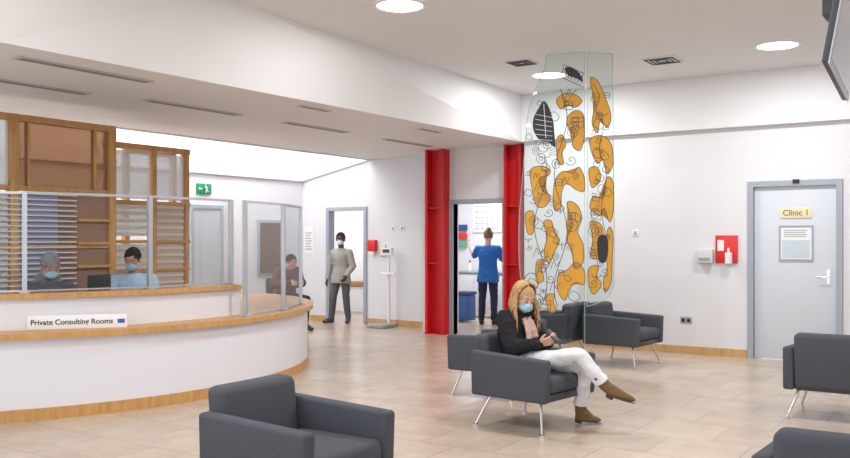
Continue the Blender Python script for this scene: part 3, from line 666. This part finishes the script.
def hair(par,M,m,parts=(),name='hair',label=None,vol=1.0,vox=.007):
    R=M.to_quaternion().to_matrix().to_4x4(); bm=bmesh.new()
    ell(bm,tr(M,(-.024,0,.036)),(.104*vol,.086*vol,.098*vol),R); 
    for a,ra,b,rb in parts: cap(bm,tr(M,a),ra,tr(M,b),rb)
    me=remesh(bm,vox,3,fuzz=.006,fscale=50); return place(name,me,m,par,smooth=180,label=label or name)
def longhair(par,M,m,length,n,label):
    R3=M.to_3x3(); bm=bmesh.new(); r=random.Random(5)
    ell(bm,tr(M,(-.016,0,.034)),(.100,.083,.094),R3.to_4x4())
    for i in range(n):
        ph=-1+2*i/(n-1); az=math.pi+ph*math.radians(106)+r.uniform(-.06,.06)
        sx=.052*(abs(ph))-.01; sy=.010*(1 if math.sin(az)>0 else -1); pts=[];L=length*r.uniform(.7,1.15)
        j0=r.uniform(-.003,.004)
        for j in range(7):
            th=j/6*math.pi/2*1.08; q=math.sin(th)
            pts.append(tr(M,(-.018+.108*math.cos(az)*q+sx*(1-q)+.01*q*abs(ph),.094*math.sin(az)*q+sy*(1-q),.034+.103*math.cos(th)+.005+j0)))
        out=R3@V((math.cos(az)*.3,math.sin(az),0)); out.z=0; out=out.normalized() if out.length>0 else out
        last=pts[-1]; wv=r.uniform(0,6.28); am=r.uniform(.004,.011); sp=r.uniform(.020,.038)
        for j in range(1,10):
            t=j/9; pts.append(last+V((0,0,-L*t))+out*(sp*math.sin(t*2.2)+am*math.sin(wv+t*7))+V((.02*t+am*.6*math.cos(wv+t*6),am*.7*math.sin(wv+t*8),0)))
        w=r.uniform(.7,1.15)
        rd=[.005]+[.0066*w]*7+[.0072*w]*4+[.0062*w,.005*w,.0038*w,.0025,.0012]
        tube(bm,pts,rd,6)
    return fin('hair',bm,m,par,smooth=180,label=label)
SK1=mat('fair_skin',(.66,.39,.29),.5,var=.05); SK2=mat('dark_brown_skin',(.09,.045,.028),.5,var=.08); SK3=mat('olive_skin',(.50,.28,.19),.5,var=.05)
MASK=mat('mask_blue',(.36,.60,.76),.8,var=.03)
rad=math.radians
BLKCOAT=mat('black_fleece',(.016,.016,.020),.95,var=.5,scale=90,bump=1.0,bscale=160); WTR=mat('white_denim',(.76,.76,.79),.8,var=.04); BOOT=mat('olive_brown_suede',(.17,.105,.042),.8,var=.2)
J=dict(pel=(-.09,0,.52),chest=(-.17,0,.75),neck=(-.15,0,.915),head=(-.085,-.01,1.02),
 shL=(-.17,.165,.86),shR=(-.17,-.165,.86),elL=(-.06,.22,.64),elR=(-.05,-.23,.64),wrL=(.12,.04,.67),wrR=(.11,-.08,.665),
 hipL=(-.02,.09,.50),hipR=(-.02,-.09,.51),knL=(.42,.13,.50),knR=(.45,-.02,.60),anL=(.31,.22,.128),anR=(.63,.06,.375),toL=(.405,.325,.042),toR=(.79,.18,.275))
hd={'L':(V((.8,-.45,.25)),V((-.2,-.6,.7))),'R':(V((.85,.35,.3)),V((-.2,.7,.6)))}
wm,M=person('woman in black coat and white trousers seated cross-legged using phone',(CBu,CBv),rad(-8),J,rad(-20),rad(22),SK1,BLKCOAT,WTR,BOOT,k=.90,g=.030,hands=hd,boots=True,vox=.005,curl=.55,topname='black_coat',toplabel='black fleece coat',legr=.95,fuzz=.009,fsc=80,fold=.012,roll=rad(-5),tfold=.011)
longhair(wm,M,mat('blonde_hair',(.50,.31,.135),.5,var=.65,scale=55),.26,130,'long loose golden blonde hair')
add_face(wm,M,brow=(.20,.12,.06)); add_mask(wm,M,MASK)
bm=bmesh.new()
for i in range(16):
    t0=2*math.pi*i/16;t1=2*math.pi*(i+1)/16; o=V((-.045,0,-.03))
    for dz,rr,q in ((0,.020,0),(-.028,.022,.012)):
        cap(bm,V((-.085+(.072+q)*math.cos(t0),(.076+q)*math.sin(t0),.922+dz-.035*math.cos(t0)))+o,rr,V((-.085+(.072+q)*math.cos(t1),(.076+q)*math.sin(t1),.922+dz-.035*math.cos(t1)))+o,rr)
def drape(pts,w):
    for a,b in zip(pts,pts[1:]):
        for o in (-1,-.5,0,.5,1): cap(bm,V(a)+V((-abs(o)*.006,o*w,0)),.012,V(b)+V((-abs(o)*.006,o*w*1.1,0)),.012,8)
drape([(-.07,-.03,.875),(-.03,-.035,.82),(-.005,-.045,.76),(.01,-.055,.70),(.02,-.06,.63)],.026)
drape([(-.07,.03,.875),(-.03,.03,.82),(-.005,.035,.76),(.01,.035,.71)],.024)
me=remesh(bm,.005,4,fuzz=.004,fscale=40,fold=.004); place('scarf',me,mat('dusty_pink_scarf',(.60,.39,.33),.9,var=.25,scale=30),wm,smooth=180,label='dusty pink soft scarf')
ph=BL('mobile_phone',0,0,0,.075,.012,.15,BLACK,None,.005,label='black mobile phone held in both hands',category='phone')
ph.matrix_world=Matrix.Translation((CBu,CBv,0))@Matrix.Rotation(rad(-8),4,'Z')@Matrix.Translation((.205,-.02,.735))@Matrix.Rotation(rad(90),4,'Z')@Matrix.Rotation(rad(-50),4,'X')
B('phone_screen',-.034,.034,.006,.0068,-.070,.070,mat('phone_screen',(.25,.3,.4),.1),ph)
def stand(h=1.7):
    k=h/1.75
    J=dict(pel=(0,0,.93),chest=(0,0,1.25),neck=(-.01,0,1.46),head=(.02,0,1.63),shL=(-.01,.19,1.40),shR=(-.01,-.19,1.40),
      elL=(-.03,.25,1.12),elR=(-.03,-.25,1.12),wrL=(.07,.24,.88),wrR=(.07,-.24,.88),hipL=(0,.09,.90),hipR=(0,-.09,.90),knL=(.02,.11,.50),knR=(.02,-.11,.50),anL=(-.02,.12,.085),anR=(-.02,-.12,.085),toL=(.12,.14,.035),toR=(.12,-.14,.035))
    return {a:tuple(x*k for x in p) for a,p in J.items()}
J=stand(1.62); J.update(elL=(-.02,.225,1.03),wrL=(.12,.17,.86),elR=(-.03,-.235,1.04),wrR=(.03,-.26,.80),anR=(.04,-.17,.085),toR=(.13,-.26,.035),knR=(.05,-.13,.47),anL=(-.03,.13,.085),toL=(.10,.17,.035),knL=(.02,.11,.46),shL=(-.01,.165,1.27),shR=(-.01,-.165,1.27))
mu,mv=pxY(341,15.75)
mn,M=person('person in light grey cardigan and dark trousers standing by corridor doorway',(mu,mv),math.atan2(-mv,-mu)-.45,J,rad(15),rad(5),SK2,mat('light_grey_jersey',(.36,.34,.32),.9,var=.1),mat('dark_grey_trousers',(.10,.10,.11),.9),mat('dark_trainers',(.05,.05,.06),.6),k=.93,g=.018,coat=.14,slv=1.05,topname='cardigan',toplabel='loose light grey cardigan',legr=1.02,fold=.007)
hair(mn,M,mat('black_hair',(.012,.010,.010),.9,var=.3),label='short black hair'); add_face(mn,M,brow=(.01,.01,.01)); add_mask(mn,M,mat('mask_white',(.78,.80,.82),.8))
J=stand(1.68); J.update(elL=(.16,.30,1.20),wrL=(.24,.40,1.38),elR=(.12,-.28,1.10),wrR=(.30,-.18,1.14))
nu,nv=pxY(488,15.5)
ns,M=person('nurse in blue tunic and navy trousers seen from behind reaching up',(nu,nv),rad(105),J,rad(20),rad(5),SK1,mat('royal_blue_tunic',(.015,.13,.42),.8,var=.05),mat('navy_trousers',(.02,.025,.06),.9),mat('black_shoes',(.02,.02,.02),.5),g=.020,coat=.14,sleeve=.38,topname='tunic',toplabel='royal blue short sleeved tunic',legr=1.04,fold=.010)
hair(ns,M,mat('brown_hair',(.20,.115,.05),.8,var=.3,scale=40),[((-.10,0,.09),.034,(-.115,0,.11),.042)],label='brown hair tied in bun')
add_face(ns,M)
def sit(dz=0):
    J=dict(pel=(-.05,0,.55),chest=(-.05,0,.86),neck=(-.03,0,1.07),head=(.02,0,1.21),shL=(-.04,.185,1.0),shR=(-.04,-.185,1.0),elL=(.04,.25,.78),elR=(.04,-.25,.78),wrL=(.26,.14,.79),wrR=(.26,-.14,.79),
     hipL=(0,.09,.53),hipR=(0,-.09,.53),knL=(.40,.12,.52),knR=(.40,-.12,.52),anL=(.36,.12,.09),anR=(.36,-.12,.09),toL=(.50,.13,.035),toR=(.50,-.13,.035))
    J={a:V(p) for a,p in J.items()}
    for a in ('pel','chest','neck','head','shL','shR','elL','elR','wrL','wrR','hipL','hipR'): J[a].z+=dz
    return J
def office_chair(u,v,rot):
    e=empty('office_chair',(u,v,0),rot,label='black swivel office chair behind reception desk',category='chair')
    BL('seat',-.02,0,.42,.46,.48,.07,FAB,e,.025); BL('backrest',-.27,0,.78,.06,.44,.52,FAB,e,.025)
    bm=bmesh.new(); rod(bm,(0,0,.07),(0,0,.4),.025); box(bm,-.27,0,-.03,.03,.38,.40); box(bm,-.29,-.26,-.03,.03,.38,.6); fin('stem',bm,BLACK,e)
    bm=bmesh.new()
    for i in range(5):
        t=i*1.2566; rod(bm,(0,0,.08),(.27*math.cos(t),.27*math.sin(t),.05),.014); ell(bm,(.27*math.cos(t),.27*math.sin(t),.026),(.026,.018,.026))
    fin('wheel_base',bm,BLACK,e,smooth=True)
p1=pxY(50,8.3); r1=math.atan2(-p1[1],-p1[0])+.15; office_chair(p1[0],p1[1],r1)
rp,M=person('receptionist in grey headscarf and face mask seated at desk',(p1[0],p1[1]),r1,sit(dz=.03),rad(5),rad(20),SK3,mat('slate_jumper',(.10,.11,.13),.9),mat('black_trousers',(.02,.02,.02),.9),mat('black_shoes',(.02,.02,.02),.5),k=.95,topname='jumper')
hair(rp,M,mat('grey_headscarf',(.24,.24,.26),.9,var=.2),[((-.02,0,-.05),.078,(-.03,0,-.13),.088),((-.04,.05,-.12),.06,(-.05,.09,-.19),.05),((-.04,-.05,-.12),.06,(-.05,-.09,-.19),.05)],name='headscarf',label='grey headscarf',vol=1.05); add_face(rp,M); add_mask(rp,M,MASK)
p2=pxY(133,9.15); r2=math.atan2(-p2[1],-p2[0])-.2; office_chair(p2[0],p2[1],r2)
rp,M=person('receptionist with dark hair in pale blue shirt seated at desk',(p2[0],p2[1]),r2,sit(dz=.08),rad(-5),rad(20),SK3,mat('pale_blue_shirt',(.42,.60,.78),.8,var=.04),mat('black_trousers',(.02,.02,.02),.9),mat('black_shoes',(.02,.02,.02),.5),topname='shirt')
hair(rp,M,mat('black_hair',(.012,.010,.010),.9,var=.3),label='short dark hair'); add_face(rp,M); add_mask(rp,M,MASK)
p3=pxY(286,14.6); simple_chair(p3[0],p3[1],rad(-10))
J=sit(dz=0); J['chest']=V((.02,0,.83));J['neck']=V((.08,0,1.02));J['head']=V((.15,0,1.13));J['shL']=V((.05,.19,.96));J['shR']=V((.05,-.19,.96))
pp,M=person('person in brown coat sitting bent forward on waiting chair',(p3[0],p3[1]),rad(-10),J,rad(0),rad(15),SK3,mat('brown_coat',(.12,.062,.040),.95,var=.15),mat('black_trousers',(.02,.02,.02),.9),mat('black_shoes',(.02,.02,.02),.5),g=.055,coat=.06,slv=1.15,topname='coat',toplabel='loose brown winter coat')
hair(pp,M,mat('black_hair',(.012,.010,.010),.9,var=.3),label='dark hair'); add_face(pp,M)
# ------------------------------------------------ lights & world
def area(n,loc,sx,sy,e):
    l=bpy.data.lights.new(n,'AREA'); l.shape='RECTANGLE'; l.size=sx; l.size_y=sy; l.energy=e; o=bpy.data.objects.new(n,l); COL.objects.link(o); o.location=loc
area('treatment_room_fill',(-7.9,13.9,2.75),1.2,1.2,65)  # unseen fill light added to brighten the room behind the doorway
area('corridor_fill',(-11.6,13.9,2.75),1.2,1.2,65)  # extra fill light without a fixture, put in to light the corridor room
area('rooflight_lamp',(-10.2,8.0,3.9),1.1,6,60)
w=bpy.data.worlds.new('World'); scene.world=w; w.use_nodes=True
bg=w.node_tree.nodes['Background']; bg.inputs[0].default_value=(.93,.96,1,1); bg.inputs[1].default_value=1.9
cam=bpy.data.cameras.new('Camera'); cam.sensor_width=36; cam.lens=36*F/850; cam.shift_y=11/850
co=bpy.data.objects.new('Camera',cam); COL.objects.link(co); co.location=(0,0,H); co.rotation_euler=(math.pi/2,0,TH); scene.camera=co
